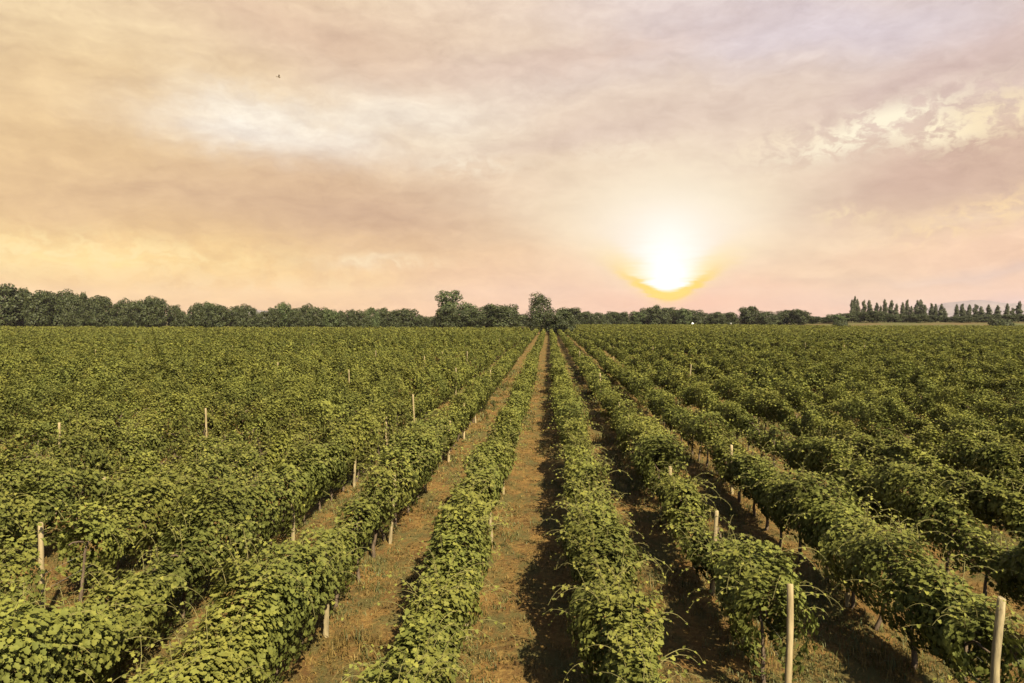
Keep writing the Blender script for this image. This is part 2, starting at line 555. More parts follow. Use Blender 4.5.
def build_hills():
    """low far mountains, seen on the right and as a faint rise on the left"""
    sp = Soup()
    for (p0, p1, D, prof) in [
            (900, 1150, 6000, [(900, 318), (925, 309), (945, 303), (962, 300.5), (985, 300.5), (1005, 302.5), (1024, 304), (1060, 301), (1100, 306), (1150, 316)]),
            (180, 330, 4200, [(180, 318), (225, 312), (255, 309.5), (270, 311), (300, 315), (330, 318)])]:
        px = np.linspace(p0, p1, 90)
        py = np.interp(px, [a for a, _ in prof], [b for _, b in prof])
        py = py + 0.5 * vnoise(px * 0.11, 5) + 0.25 * vnoise(px * 0.35, 6)
        cols = []
        for x_, y_ in zip(px, py):
            X, Y, Z = at(x_, min(y_, 317.6), D)
            Z = max(Z, 2.0)
            cols.append([(X * k_, D * k_, Z * h_ - 8 * (h_ == 0)) for k_, h_ in ((0.80, 0), (0.87, 0.3), (0.93, 0.68), (1, 1), (1.08, 0.75), (1.2, 0.3), (1.3, 0))])
        V = np.array(cols)
        w = V.copy()
        w[:, 1:-1, 2] += (vnoise(np.stack([w[:, 1:-1, 0].ravel() / 350, w[:, 1:-1, 1].ravel() / 350], 1), 8).reshape(w[:, 1:-1, 2].shape)) * 8 * (np.arange(1, 6) != 3)
        nr = V.shape[1]
        a = (np.arange(len(px) - 1)[:, None] * nr + np.arange(nr - 1)[None, :]).ravel()
        sp.add(w.reshape(-1, 3), np.full(len(a), 4), np.stack([a, a + nr, a + nr + 1, a + 1], 1).ravel(), 0.5)
    o = mesh_obj('hills', sp.mesh('hills', [MAT_HILL]))
    o.data.shade_smooth()
    tag(o, kind='structure')


build_hills()

# ------------------------------------------------------------------ vine rows
ORD1 = ['', 'first', 'second', 'third', 'fourth', 'fifth', 'sixth', 'seventh', 'eighth', 'ninth', 'tenth', 'eleventh', 'twelfth', 'thirteenth',
        'fourteenth', 'fifteenth', 'sixteenth', 'seventeenth', 'eighteenth', 'nineteenth']
TENS = ['', '', 'twenty', 'thirty', 'forty', 'fifty', 'sixty', 'seventy', 'eighty', 'ninety']


def ordinal(n):
    if n >= 100:
        return 'hundred-and-' + ordinal(n - 100) if n > 100 else 'hundredth'
    if n < 20:
        return ORD1[n]
    if n % 10 == 0:
        return TENS[n // 10][:-1] + 'ieth'
    return TENS[n // 10] + '-' + ORD1[n % 10]


def far_edge(x):
    """where a row ends, metres ahead"""
    if x < 0:
        return 285.0 + 10 * math.sin(x * 0.013)
    return 292.0 + min(1.0, max(0.0, (x - 2) / 14)) * 120 - min(1.0, max(0.0, (x - 95) / 50)) * 60


def row_x(k_, y):
    """rows are not ruler-straight"""
    y = np.asarray(y, float)
    near = 0.30 * np.clip((10.5 - y) / 3.0, 0, 1) if k_ == 0 else 0.0
    return ROW0 + PITCH * k_ + near + 0.08 * vnoise(y / 1.6 + 5.9 * k_, 25) + 0.09 * vnoise(y / 7.0 + 13.7 * k_, 21) + 0.05 * vnoise(y / 2.2 + 3.1 * k_, 22)


GAPS = {}   # (row index) -> [(centre y, half length, strength)]
GAPS[-4] = [(11.8, 0.9, 0.97)]
GAPS[1] = [(19.5, 0.5, 0.8)]
# posts the photograph shows: (row, metres ahead)
TALL_POSTS = []


def on_row(kk, px_):
    """distance at which row kk passes under that picture column"""
    d_ = pix_dir(px_, 340)
    return round((ROW0 + PITCH * kk) * d_.y / d_.x, 1)


for kk_, px_ in [(-3, 410), (-3, 455), (-2, 490), (3, 613), (1, 600), (-6, 200), (-7, 52)]:
    TALL_POSTS.append((kk_, on_row(kk_, px_)))
for px_, py_ in [(652.5, 346), (805, 343), (844, 345), (864, 344), (312, 345),
                 (259, 342), (277, 366), (348, 372), (46, 341), (136, 342), (206, 342), (424, 359), (442, 355), (466, 349), (499, 341), (518, 342),
                 (638, 402), (375, 352), (232, 348), (580, 352), (690, 362), (95, 352)]:
    D_ = F * (CAM_H - 1.98) / (py_ - 318.5)
    kk_ = round((at(px_, py_, D_)[0] - ROW0) / PITCH)
    D_ = on_row(kk_, px_)
    if kk_ not in (0, -1) and 30 < D_ < 160 and (kk_, D_) not in TALL_POSTS:
        TALL_POSTS.append((kk_, D_))
for k__, y__ in TALL_POSTS:
    GAPS.setdefault(k__, []).append((y__ - 0.5, 0.6 if y__ < 60 else 1.0, 0.9))
PHOTO_POSTS = sorted(set(TALL_POSTS + [(-1, 11.8 + 4.95 * i) for i in range(5)] + [(-2, 11.8 + 4.95 * i) for i in range(6)] + [(-3, 16.8), (-3, on_row(-3, 347)), (-3, 27.0), (-5, on_row(-5, 93)), (-4, 29.0), (2, on_row(2, 735))]
                         + [(1, 13.9 + 4.85 * i) for i in range(5)] + [(2, 13.5)]))


def canopy_density(k_, y):
    d = 0.80 + 0.45 * vnoise(y / 1.9 + 7.3 * k_, 31) + 0.45 * vnoise(y / 0.6 + 3.3 * k_, 32)
    for c_, h_, s_ in GAPS.get(k_, ()):
        d = d * (1 - s_ * (np.abs(y - c_) < h_))
    return np.clip(d, 0.0, 1)


def cross_section(k_, y, th):
    """radius multipliers, centre height at (y, angle)"""
    vig = vnoise(y / 1.35 + 5.1 * k_, 41) * 0.6 + vnoise(y / 4.0 + 2.2 * k_, 42) * 0.6
    hole = np.clip(vnoise(np.stack([y / 0.8, th * 1.1 + 20, np.full(len(y), k_ * 2.9)], 1), 49) * 2.2 - 0.55, 0, 1)
    lump = vnoise(np.stack([y / 0.62, th * 1.5, np.full(len(y), k_ * 3.3)], 1), 43)
    lump2 = vnoise(np.stack([y / 0.25, th * 3.2, np.full(len(y), k_ * 1.7)], 1), 44)
    bush = vnoise(y / 0.95 + 4.4 * k_, 45)
    rad = 1.0 + 0.20 * vig + (0.26 if k_ > 1 or k_ < -2 else 0.20) * bush + 0.27 * lump + 0.13 * lump2 - (0.34 if -2 < k_ < 1 else 0.5) * hole
    wide = 1.0 if -2 < k_ < 2 else (1.04 if k_ in (-2, 2) else (0.72 if k_ < 0 else 0.78))
    if k_ in (1, 2, 3):
        wide = wide + 0.14
    if k_ in (-3, -4, -5):
        wide = wide + 0.60 * np.clip((20 - y) / 5, 0, 1)
    spill = vnoise(np.stack([y / 1.15, np.sign(th) * 3.7 + k_ * 5.3], 1), 46)
    a = 0.455 * rad * wide * (1 + 0.40 * spill)
    b = 0.66 * rad * (1.0 if k_ > -2 else (1.08 if k_ == -2 else 1.16))
    cz = 1.20 + 0.10 * vig + (0.24 if k_ > 1 or k_ < -1 else 0.16) * bush
    if k_ > 0 or k_ < -2:
        dip = np.clip(vnoise(y / 1.25 + 8.8 * k_, 52) * 2.2 - 0.35, 0, 1) * (np.clip((y - 15) / 4, 0, 1) if k_ < 0 else 1.0)
        cz = cz - 0.28 * dip
        b = b * (1 - 0.32 * dip)
        a = a * (1 - 0.22 * dip)
    return a, b, cz, lump


BANDS = [  # y0, y1, leaves per metre, leaf size, shape
    (0, 14, 2350, 0.082, 'near'),
    (14, 24, 1700, 0.094, 'near'),
    (24, 42, 1150, 0.112, 'mid'),
    (42, 80, 480, 0.175, 'mid'),
    (80, 150, 220, 0.25, 'mid'),
    (150, 500, 72, 0.40, 'mid'),
]


def row_leaves(sp, k_, y0, y1, dens, size, shape):
    n = int(dens * (y1 - y0))
    if n < 3:
        return
    y = rng.uniform(y0, y1, n)
    far = size > 0.22
    # angle round the section: 0 = top, +-pi = underside
    th = rng.uniform(-1, 1, n)
    th = np.sign(th) * np.abs(th) ** 1.15 * (1.75 if far else 2.65)
    keep = rng.uniform(0, 1, n) < canopy_density(k_, y)
    y, th = y[keep], th[keep]
    n = len(y)
    a, b, cz, lump = cross_section(k_, y, th)
    depth = 1 - 0.42 * rng.uniform(0, 1, n) ** 2.0
    if not far:
        depth[rng.uniform(0, 1, n) < 0.12] *= 0.6
    depth += rng.normal(0, 0.05, n)
    sn, cs = np.sin(th), np.cos(th)
    sx = np.sign(sn) * np.abs(sn) ** 0.72
    sz_ = np.sign(cs) * np.abs(cs) ** 0.78
    px = row_x(k_, y) + a * depth * sx * np.where(cs < 0, 1 - 0.52 * np.abs(cs), 1.0)
    pz = cz + b * depth * sz_ - 0.10 * np.abs(sx) * (cs > 0)
    # foliage hangs raggedly
    low = np.clip((1.1 - pz), 0, 1)
    pz = pz - low * 0.6 * np.clip(vnoise(y / 0.5 + 9 * k_, 47), 0, 1)
    pz = np.maximum(pz, 0.22)
    pos = np.stack([px, y, pz], 1)
    out = np.stack([np.sin(th), np.zeros(n), np.cos(th)], 1)
    nrm = out * 0.9 + np.array([0, 0, 1.0]) * np.where(cs < 0, 0.08, 0.26)[:, None] + rng.normal(0, 0.32, (n, 3))
    tip = np.array([0, 0, -0.8]) + out * 0.5 + rng.normal(0, 0.5, (n, 3))
    sz = size * rng.uniform(0.62, 1.15, n)
    V, S, I, nf = leaf_faces(pos, nrm, tip, sz, shape)
    tint = np.clip(0.40 + 0.14 * lump + 0.20 * vnoise(y / 1.7 + 11 * k_, 48) + 0.22 * np.cos(th) * (depth > 0.9) + rng.normal(0, 0.095, n), 0, 1)  # outer leaves paler on top, darker below: light from above painted into tint
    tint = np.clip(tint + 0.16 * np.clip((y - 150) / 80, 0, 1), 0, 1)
    yel = rng.uniform(0, 1, n) < 0.008
    tint[yel] = 1.0
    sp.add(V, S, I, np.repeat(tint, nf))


def row_shoots(sp, k_, y0, y1, per_m, size, shape):
    n = int(per_m * (y1 - y0))
    paths, radii = [], []
    LP, LN, LT, LS, LC = [], [], [], [], []
    for _ in range(n):
        y = random.uniform(y0, y1)
        if canopy_density(k_, np.array([y]))[0] < 0.3:
            continue
        th = random.gauss(0, 0.85)
        a, b, cz, _l = cross_section(k_, np.array([y]), np.array([th]))
        p = np.array([float(row_x(k_, np.array([y]))[0]) + a[0] * 0.8 * math.sin(th), y, cz[0] + b[0] * 0.8 * math.cos(th)])
        d = np.array([math.sin(th) + random.gauss(0, 0.35), random.gauss(0, 0.6), math.cos(th) * 0.8 + 0.75 + random.gauss(0, 0.25)])
        d /= np.linalg.norm(d)
        ln = random.uniform(0.35, 0.95)
        st = 8
        P = [p]
        for i in range(st):
            d = d + np.array([random.gauss(0, 0.08), random.gauss(0, 0.08), -0.10 - 0.05 * i * ln])
            d /= np.linalg.norm(d)
            p = p + d * ln / st
            P.append(p)
            if i > 0:
                f = i / st
                side = np.cross(d, [0, 0, 1]) * (1 if i % 2 else -1)
                LP.append(p + side * 0.05)
                LN.append(np.array([random.gauss(0, 0.35), random.gauss(0, 0.35), 0.8]) + side * 0.2)
                LT.append(side + d * 0.5 + np.array([0, 0, -0.35]))
                LS.append(size * random.uniform(0.6, 0.95) * (1.05 - 0.6 * f))
                LC.append(min(1, max(0, random.gauss(0.68, 0.15) + 0.15 * f)))
        P = np.array(P)
        paths.append(P)
        radii.append(np.linspace(0.006, 0.0025, len(P)))
    if not paths:
        return
    V, S, I, nf = leaf_faces(np.array(LP), np.array(LN), np.array(LT), np.array(LS), shape)
    sp.add(V, S, I, np.repeat(np.array(LC), nf))
    if shape == 'near':
        V, S, I = tubes(paths, radii, 3, False)
        sp.add(V, S, I, 0.5, 1)


def trunk_mesh(seed):
    r = random.Random(seed)
    P, rad = [], []
    x = y = 0.0
    for i in range(8):
        z = -0.12 + i * 1.25 / 7
        x += r.gauss(0, 0.018)
        y += r.gauss(0, 0.022)
        P.append((x, y, z))
        rad.append(0.036 * (1.25 - 0.65 * i / 7) * r.uniform(0.85, 1.15))
    paths, radii = [np.array(P)], [np.array(rad)]
    top = np.array(P[-1])
    for s in (-1, 1):
        Q = [top + np.array([r.gauss(0, .02), s * t * 0.5, 0.03 + 0.10 * math.sin(t * 2)]) for t in np.linspace(0, 1, 5)]
        Q[0] = top - np.array([0, 0, 0.03])
        paths.append(np.array(Q))
        radii.append(np.linspace(0.022, 0.012, 5))
    V, S, I = tubes(paths, radii, 6)
    return raw_mesh('trunk', V, S, I, [MAT_BARK], smooth=True)


TRUNKS = [trunk_mesh(i) for i in range(7)]


def in_view(x, margin=6.0, slope_l=0.93, slope_r=0.80):
    s = slope_l if x < 0 else slope_r
    return max(3.5, (abs(x) - margin) / s)


def row_start(k_):
    x = ROW0 + PITCH * k_
    y = in_view(x)
    if k_ == 1:
        y = max(y, 9.85)
    if k_ == 2:
        y = max(y, 9.35)
    return y


ALL_ROWS = []
for k_ in range(-125, 165):
    x = ROW0 + PITCH * k_
    y0, y1 = row_start(k_), far_edge(x)
    if y0 > y1 - 4:
        continue
    ALL_ROWS.append(k_)
    root = empty('vine_row', (0, 0, 0))
    sp = Soup()
    for b0, b1, dens, size, shape in BANDS:
        a0, a1 = max(b0, y0), min(b1, y1)
        if a1 <= a0:
            continue
        if b0 == 0 and a0 < 14 and abs(k_) > 8:
            pass
        row_leaves(sp, k_, a0, a1, dens, size, shape)
        if b0 == 0:
            row_shoots(sp, k_, a0, a1, 17.0, 0.088, 'near')
        elif b0 == 14:
            row_shoots(sp, k_, a0, a1, 14.0, 0.092, 'near')
        elif b0 == 24:
            row_shoots(sp, k_, a0, a1, 9.0, 0.12, 'mid')
        elif b0 == 42:
            row_shoots(sp, k_, a0, a1, 5.0, 0.17, 'mid')
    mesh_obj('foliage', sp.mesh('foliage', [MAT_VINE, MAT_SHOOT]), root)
    if -8 <= k_ <= 8:
        y = y0 + 0.55
        r = random.Random(k_)
        while y < min(40, y0 + 34):
            if canopy_density(k_, np.array([y]))[0] < 0.25:
                y += 0.5
                continue
            t = bpy.data.objects.new('trunk', TRUNKS[r.randrange(7)])
            t.location = (float(row_x(k_, np.array([y]))[0]), y, float(gz(np.array([x]), np.array([y]))[0]))
            t.rotation_euler = (r.gauss(0, .05), r.gauss(0, .06), r.choice((0, math.pi)) + r.gauss(0, .15))
            sc_ = r.uniform(0.85, 1.1)
            t.scale = (sc_, sc_, 1)
            link(t, root)
            y += r.uniform(1.0, 1.35)
        ys = np.arange(y0 + 0.1, 60, 2.4)
        for z in (0.72, 1.02):
            P = np.stack([np.full(len(ys), x), ys, z + 0.012 * np.cos(ys * 1.3)], 1)
            V, S, I = tubes([P], [np.full(len(ys), 0.002)], 4)
            mesh_obj('wire', raw_mesh('wire', V, S, I, [MAT_WIRE]), root)
    if k_ >= 0:
        n_, sd_, det = k_ + 1, 'right', 'its near side in shade'
    else:
        n_, sd_, det = -k_, 'left', 'its near side sunlit'
    adj = 'Leafy green' if abs(k_) > 3 else 'Thick leafy'
    tag(root, f'{adj} grapevine row, the {ordinal(n_)} one {sd_} of the bare central dirt aisle', 'vine row', 'rows of grapevines across the field')


# ------------------------------------------------------------------ trellis posts
def post_mesh(seed, h, r0, mat, square=False):
    r = random.Random(seed)
    n = 12
    P, rad = [], []
    bx, by = r.gauss(0, 0.008), r.gauss(0, 0.008)
    for i in range(n):
        z = -0.25 + (h + 0.25) * i / (n - 1)
        P.append((bx * math.sin(i * 0.7), by * math.sin(i * 0.5 + 1), z))
        rad.append(r0 * (1.08 - 0.16 * i / (n - 1)) * r.uniform(0.96, 1.04))
    P.append((P[-1][0] + 0.004, P[-1][1], h + 0.012))
    rad.append(r0 * 0.72)
    V, S, I = tubes([np.array(P)], [np.array(rad)], 4 if square else 10)
    return raw_mesh('post', V, S, I, [mat], smooth=not square)


POSTS = {}


def add_post(k_, y, h, r0, mat, lean=(0, 0), seed=0, label=None, dx=0.0):
    key = (round(h, 2), round(r0, 3), mat.name, seed % 4)
    if key not in POSTS:
        POSTS[key] = post_mesh(seed, h, r0, mat)
    x = ROW0 + PITCH * k_ + dx
    o = mesh_obj('trellis_post', POSTS[key])
    o.location = (x, y, float(gz(np.array([x]), np.array([y]))[0]))
    o.rotation_euler = (lean[0], lean[1], random.uniform(0, 6.28))
    tag(o, label, 'post', 'wooden posts along the vine rows')
    return o


def side_name(k_):
    return f'{ordinal(k_ + 1)} vine row right' if k_ >= 0 else f'{ordinal(-k_)} vine row left'


o = add_post(1, 9.67, 1.88, 0.05, MAT_POST, (0.01, 0.012), 3, 'tall pale squared wooden end post with leaves over its top, right of the open aisles')
o = add_post(2, 9.24, 1.94, 0.056, MAT_POST_GREY, (0.0, 0.03), 1, 'thick rough leaning wooden end post half buried in vines near the right edge')
o = add_post(-4, 11.8, 1.9, 0.05, MAT_POST, (0.0, -0.005), 2, 'tall straight pale post standing bare in a gap of the vines near the left edge')
POST_N = 0
for k_, y_p in PHOTO_POSTS:
    i_ = sorted(y for kk, y in PHOTO_POSTS if kk == k_).index(y_p) + 1 + (1 if k_ in (1, 2, -4) else 0)
    h_ = random.choice((1.95, 2.05)) if (k_, y_p) in TALL_POSTS else (1.0 if (k_ == -3 and y_p < 16) else 1.55 + 0.05 * random.randrange(4))
    add_post(k_, y_p, h_, random.choice((0.042, 0.05)), MAT_POST if random.random() < 0.6 else MAT_POST_GREY,
             (random.gauss(0, .02), random.gauss(0, .03)), random.randrange(4),
             f'pale wooden post, {ordinal(i_)} from the front along the {side_name(k_)}', (0.22 if k_ < 0 else -0.05) if y_p < 40 else 0.05)
    POST_N += 1
print('posts', POST_N, 'rows', len(ALL_ROWS))


# ------------------------------------------------------------------ grass and weeds between the rows
def build_grass(name, mat, n, blade, dens_fn, ymax, seedv, spread, hmin, hmax):
    g = np.random.default_rng(seedv)
    # tufts denser near the camera
    y = 4.0 + (ymax - 4.0) * g.uniform(0, 1, n) ** 1.5
    x = g.uniform(-1, 1, n) * (0.9 * y + 3)
    keep = g.uniform(0, 1, n) < dens_fn(x, y)
    x, y = x[keep], y[keep]
    nb = blade
    n = len(x)
    X = np.repeat(x, nb) + g.normal(0, spread, n * nb)
    Y = np.repeat(y, nb) + g.normal(0, spread, n * nb)
    Z = gz(X, Y) - 0.01
    lod = np.clip(Y / 16.0, 1.0, 3.5)
    h = g.uniform(hmin, hmax, n * nb) * (1 + 0.25 * (lod - 1)) * (0.7 + 1.5 * np.clip(vnoise(np.stack([X * 0.9, Y * 0.7], 1), 71), 0, 1) * (np.abs(X + 0.3) > 1.1))
    w = g.uniform(0.004, 0.011, n * nb) * lod
    an = g.uniform(0, 2 * math.pi, n * nb)
    lean = g.uniform(0.25, 1.3, n * nb)
    d = np.stack([np.cos(an), np.sin(an), np.zeros(len(an))], 1)
    s = np.stack([-np.sin(an), np.cos(an), np.zeros(len(an))], 1)
    P0 = np.stack([X, Y, Z], 1)
    tipv = P0 + d * (h * np.sin(lean))[:, None] + np.array([0, 0, 1]) * (h * np.cos(lean))[:, None]
    midv = P0 + d * (h * 0.35 * np.sin(lean * 0.5))[:, None] + np.array([0, 0, 1]) * (h * 0.55)[:, None] * np.cos(lean * 0.5)[:, None]
    a = P0 - s * w[:, None]
    b = P0 + s * w[:, None]
    c = midv + s * w[:, None] * 0.7
    e = midv - s * w[:, None] * 0.7
    V = np.stack([a, b, c, e, tipv], 1).reshape(-1, 3)
    base = np.arange(len(X)) * 5
    I = np.stack([base, base + 1, base + 2, base + 3, base + 3, base + 2, base + 4], 1).ravel()
    S = np.tile([4, 3], len(X))
    tint = np.repeat(np.clip(np.repeat(g.normal(0.5, 0.2, n), nb) + g.normal(0, 0.12, n * nb), 0, 1), 2)
    o_ = mesh_obj(name, raw_mesh(name, V, S, I, [mat], tint))
    return o_


def lane(x):
    return np.abs(((x - ROW0) / PITCH + 0.5) % 1.0 - 0.5) * 2   # 0 under a row, 1 mid lane


def d_dry(x, y):
    p = np.stack([x, y], 1)
    return np.clip(0.45 + 0.6 * vnoise(p * 0.7, 51) + 0.25 * (lane(x) < 0.5), 0.03, 1)


def d_weed(x, y):
    p = np.stack([x * 1.0, y * 0.5], 1)
    w = np.clip(0.9 * vnoise(p * 0.8, 52) + 0.38, 0, 1)
    return w * (0.6 + 0.5 * (lane(x) < 0.55)) * np.where(np.abs(x + 0.3) < 0.5, 0.3, 1)


tag(build_grass('dry_grass', MAT_DRY, 80000, 6, d_dry, 75, 61, 0.06, 0.05, 0.16),
    'dry brown grass litter over the bare soil between the vine rows', 'dry grass', None, 'stuff')
tag(build_grass('weeds', MAT_WEED, 80000, 7, d_weed, 75, 62, 0.06, 0.06, 0.24),
    'low green weeds growing in the dirt along the vine rows', 'weeds', None, 'stuff')


# ------------------------------------------------------------------ trees
def crown_mesh(seed, lobes, n, card, mat, low_bias=0.0):
    """lobes: (cx, cy, cz, rx, ry, rz) in units of tree height"""
    g = np.random.default_rng(seed)
    lobes = np.array(lobes, float)
    w = (lobes[:, 3] * lobes[:, 5]) ** 1.0
    w /= w.sum()
    li = g.choice(len(lobes), n, p=w)
    v_ = g.normal(0, 1, (n, 3))
    v_ /= np.linalg.norm(v_, axis=1)[:, None]
    lb = lobes[li]
    bump = vnoise(v_ * 2.6 + li[:, None] * 3.1, seed)
    rr = (1 - 0.45 * g.uniform(0, 1, n) ** 2) * (1 + 0.22 * bump)
    pos = lb[:, :3] + lb[:, 3:] * v_ * rr[:, None]
    keep = pos[:, 2] > 0.03
    pos, v_, bump = pos[keep], v_[keep], bump[keep]
    n = len(pos)
    nrm = v_ + np.array([0, 0, 0.3]) + g.normal(0, 0.45, (n, 3))
    tip = g.normal(0, 1, (n, 3)) + np.array([0, 0, -0.4])
    V, S, I, nf = leaf_faces(pos, nrm, tip, card * g.uniform(0.6, 1.3, n), 'mid')
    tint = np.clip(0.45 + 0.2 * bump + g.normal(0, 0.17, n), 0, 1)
    return raw_mesh('crown', V, S, I, [mat], np.repeat(tint, nf))


def wood_mesh(seed, lobes, top=0.75, r0=0.028):
    r = random.Random(seed)
    P = [(r.gauss(0, .008) * i, r.gauss(0, .008) * i, -0.02 + top * i / 6) for i in range(7)]
    paths = [np.array(P)]
    radii = [np.linspace(r0, r0 * 0.25, 7)]
    for lb in lobes[:7]:
        j = r.randrange(2, 5)
        a = np.array(P[j])
        b = np.array(lb[:3])
        mid = (a + b) / 2 + np.array([0, 0, -0.02])
        paths.append(np.array([a, mid, b]))
        radii.append(np.array([r0 * 0.45, r0 * 0.3, r0 * 0.1]))
    V, S, I = tubes(paths, radii, 6)
    return raw_mesh('trunk', V, S, I, [MAT_TRUNK], smooth=True)


def round_lobes(seed, wid=0.42, base=0.1, n=16):
    r = random.Random(seed)
    out = [(0, 0, 0.55, wid * 0.72, wid * 0.72, 0.36), (0, 0, 0.3, wid * 0.8, wid * 0.8, 0.26)]
    for i in range(n):
        a = i * 2.4 + r.uniform(-.4, .4)
        z = base + 0.12 + (0.78 - base) * ((i + 0.5) / n)
        t = (z - base) / (1 - base)
        rr = wid * 0.75 * math.sqrt(max(0.02, 1 - (1.75 * (t - 0.42)) ** 2)) * r.uniform(0.75, 1.1)
        s = r.uniform(0.13, 0.21)
        out.append((rr * math.cos(a), rr * math.sin(a), min(z, 0.9), s, s, s * r.uniform(0.65, 0.9)))
    out.append((r.uniform(-.08, .08), 0, 0.88, 0.13, 0.13, 0.11))
    return out


def poplar_lobes(seed):
    r = random.Random(seed)
    out = []
    for i in range(14):
        z = 0.12 + 0.82 * i / 13
        w_ = 0.085 * math.sin(min(1, (1.03 - z) * 1.7) * math.pi / 2) * r.uniform(0.8, 1.15)
        out.append((r.gauss(0, .02), r.gauss(0, .02), z, w_ + 0.01, w_ + 0.01, 0.085))
    return out


def bush_lobes(seed):
    r = random.Random(seed)
    return [(r.uniform(-.5, .5), r.uniform(-.5, .5), r.uniform(.2, .6), r.uniform(.3, .45), r.uniform(.3, .45), r.uniform(.28, .4)) for _ in range(9)]


def tall_lobes(seed):
    r = random.Random(seed)
    out = [(0, 0, 0.5, .16, .16, .3), (0.02, 0, 0.84, .24, .22, .12), (-0.2, 0, 0.80, .15, .15, .10), (0.2, .05, .82, .14, .14, .1), (-0.14, 0, .93, .13, .12, .06),
           (0.16, 0, .95, .12, .12, .05), (-.03, .1, .66, .25, .22, .13), (0.12, 0, .6, .14, .14, .12), (-0.1, 0, .52, .15, .15, .12)]
    for i in range(9):
        a = i * 2.4
        out.append((.2 * math.cos(a), .2 * math.sin(a), .12 + .045 * i, .15, .15, .1))
    return out


KINDS = {}
for i in range(5):
    lb = round_lobes(100 + i, wid=(0.42, 0.5, 0.36, 0.46, 0.55)[i], base=(0.06, 0.03, 0.1, 0.04, 0.02)[i])
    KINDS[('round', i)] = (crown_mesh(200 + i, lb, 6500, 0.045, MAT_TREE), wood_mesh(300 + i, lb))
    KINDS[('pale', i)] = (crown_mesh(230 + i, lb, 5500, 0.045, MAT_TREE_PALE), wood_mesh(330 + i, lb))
for i in range(5):
    lb = poplar_lobes(120 + i)
    KINDS[('poplar', i)] = (crown_mesh(220 + i, lb, 2200, 0.034, MAT_POPLAR), wood_mesh(320 + i, lb[2:6], 0.9, 0.014))
for i in range(3):
    lb = bush_lobes(140 + i)
    KINDS[('bush', i)] = (crown_mesh(240 + i, lb, 2200, 0.10, MAT_TREE), wood_mesh(340 + i, lb, 0.5, 0.04))
lb = tall_lobes(150)
KINDS[('tall', 0)] = (crown_mesh(250, lb, 5200, 0.036, MAT_TREE_PALE), wood_mesh(350, lb))
lb = round_lobes(160, 0.40, 0.04, 18) + [(0.02, 0, 0.93, .10, .10, .07), (-.12, 0, .83, .12, .12, .08)]
KINDS[('field', 0)] = (crown_mesh(260, lb, 6500, 0.032, MAT_TREE), wood_mesh(360, lb))

NAMES = {'round': 'broadleaf_tree', 'pale': 'broadleaf_tree', 'poplar': 'poplar_tree', 'bush': 'bush', 'tall': 'broadleaf_tree', 'field': 'broadleaf_tree'}


def tree(kind, var, px, top, D, wpx, label, group, cat=None, rz=None):
    X, Y, Z = at(px, top, D)
    zb = float(gz(np.array([X]), np.array([Y]))[0])
    Hh = Z - zb
    cm, tm = KINDS[(kind, var)]
    root = empty(NAMES[kind], (X, Y, zb), random.uniform(0, 6.28) if rz is None else rz)
    wm = wpx * D / F
    nat = {'round': 0.98, 'pale': 0.98, 'poplar': 0.26, 'bush': 1.6, 'tall': 0.72, 'field': 0.95}[kind]
    sw = wm / nat * (1.3 if kind in ('round', 'pale') else 1.1)
    root.scale = (sw, sw, Hh / 0.99)
    mesh_obj('trunk', tm, root)
    mesh_obj('crown', cm, root)
    tag(root, label, cat or ('bush' if kind == 'bush' else 'tree'), group)
    return root


# outline of the far treeline read from the photograph: px, top, width
LEFTLINE = [(-30, 284, 36), (2, 284.5, 34), (20, 289, 26), (38, 292, 22), (48, 291, 26), (62, 291.5, 24), (72, 294, 16), (81, 293, 15), (92, 297, 22), (104, 296, 20),
            (121, 300, 16), (134, 301, 18), (146, 299, 20), (156, 297, 20), (174, 305, 13), (184, 312, 14), (200, 303, 18), (208, 302.5, 16), (219, 304.5, 20),
            (236, 306, 14), (248, 305.5, 16), (262, 311, 14), (273, 308, 13), (283, 303, 17), (295, 308, 14), (305, 305, 15), (318, 307, 18), (330, 309, 16),
            (340, 311, 12), (351, 309.5, 12), (362, 311, 12), (371, 307.5, 14), (382, 308, 14), (394, 310, 14), (408, 308.5, 19), (421, 316, 14), (431, 316, 12)]
nleft = len(LEFTLINE)
LOOKS = ['dark round-crowned', 'broad bushy', 'dense dark green', 'low spreading', 'full rounded']
for i, (px, top, w_) in enumerate(LEFTLINE):
    v_ = (i * 3 + 1) % 5
    kd = 'pale' if i in (17, 23, 27, 31) else 'round'
    lk = 'paler green' if kd == 'pale' else LOOKS[v_]
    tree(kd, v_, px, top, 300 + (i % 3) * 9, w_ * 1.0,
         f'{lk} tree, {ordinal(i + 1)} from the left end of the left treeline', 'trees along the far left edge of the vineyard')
# group round the tall tree
tree('tall', 0, 449, 290.5, 312, 27, 'tall pale green tree with ragged top rising above the left treeline', 'trees beside the tall pale tree', rz=0.2)
tree('pale', 1, 469, 303, 305, 19, 'small pale green tree right against the tall ragged tree', 'trees beside the tall pale tree')
tree('round', 0, 448, 307, 292, 24, 'low dark bushy tree in front of the tall ragged tree', 'trees beside the tall pale tree')
tree('round', 3, 471, 309, 294, 24, 'low dark tree between the tall ragged tree and the wide rounded clump', 'trees beside the tall pale tree')
tree('round', 2, 490, 304.5, 300, 24, 'left tree of the wide rounded clump right of the tall tree', 'trees beside the tall pale tree')
tree('round', 4, 505, 304.5, 296, 26, 'right tree of the wide rounded clump, nearest the open gap', 'trees beside the tall pale tree')
# the big tree at the end of the aisle
tree('field', 0, 541, 294, 232, 33, 'big dark tree standing alone where the central dirt aisle ends', 'trees at the end of the central aisle', rz=1.0)
tree('round', 1, 561, 309, 226, 24, 'low round tree leaning on the right of the big aisle-end tree', 'trees at the end of the central aisle')
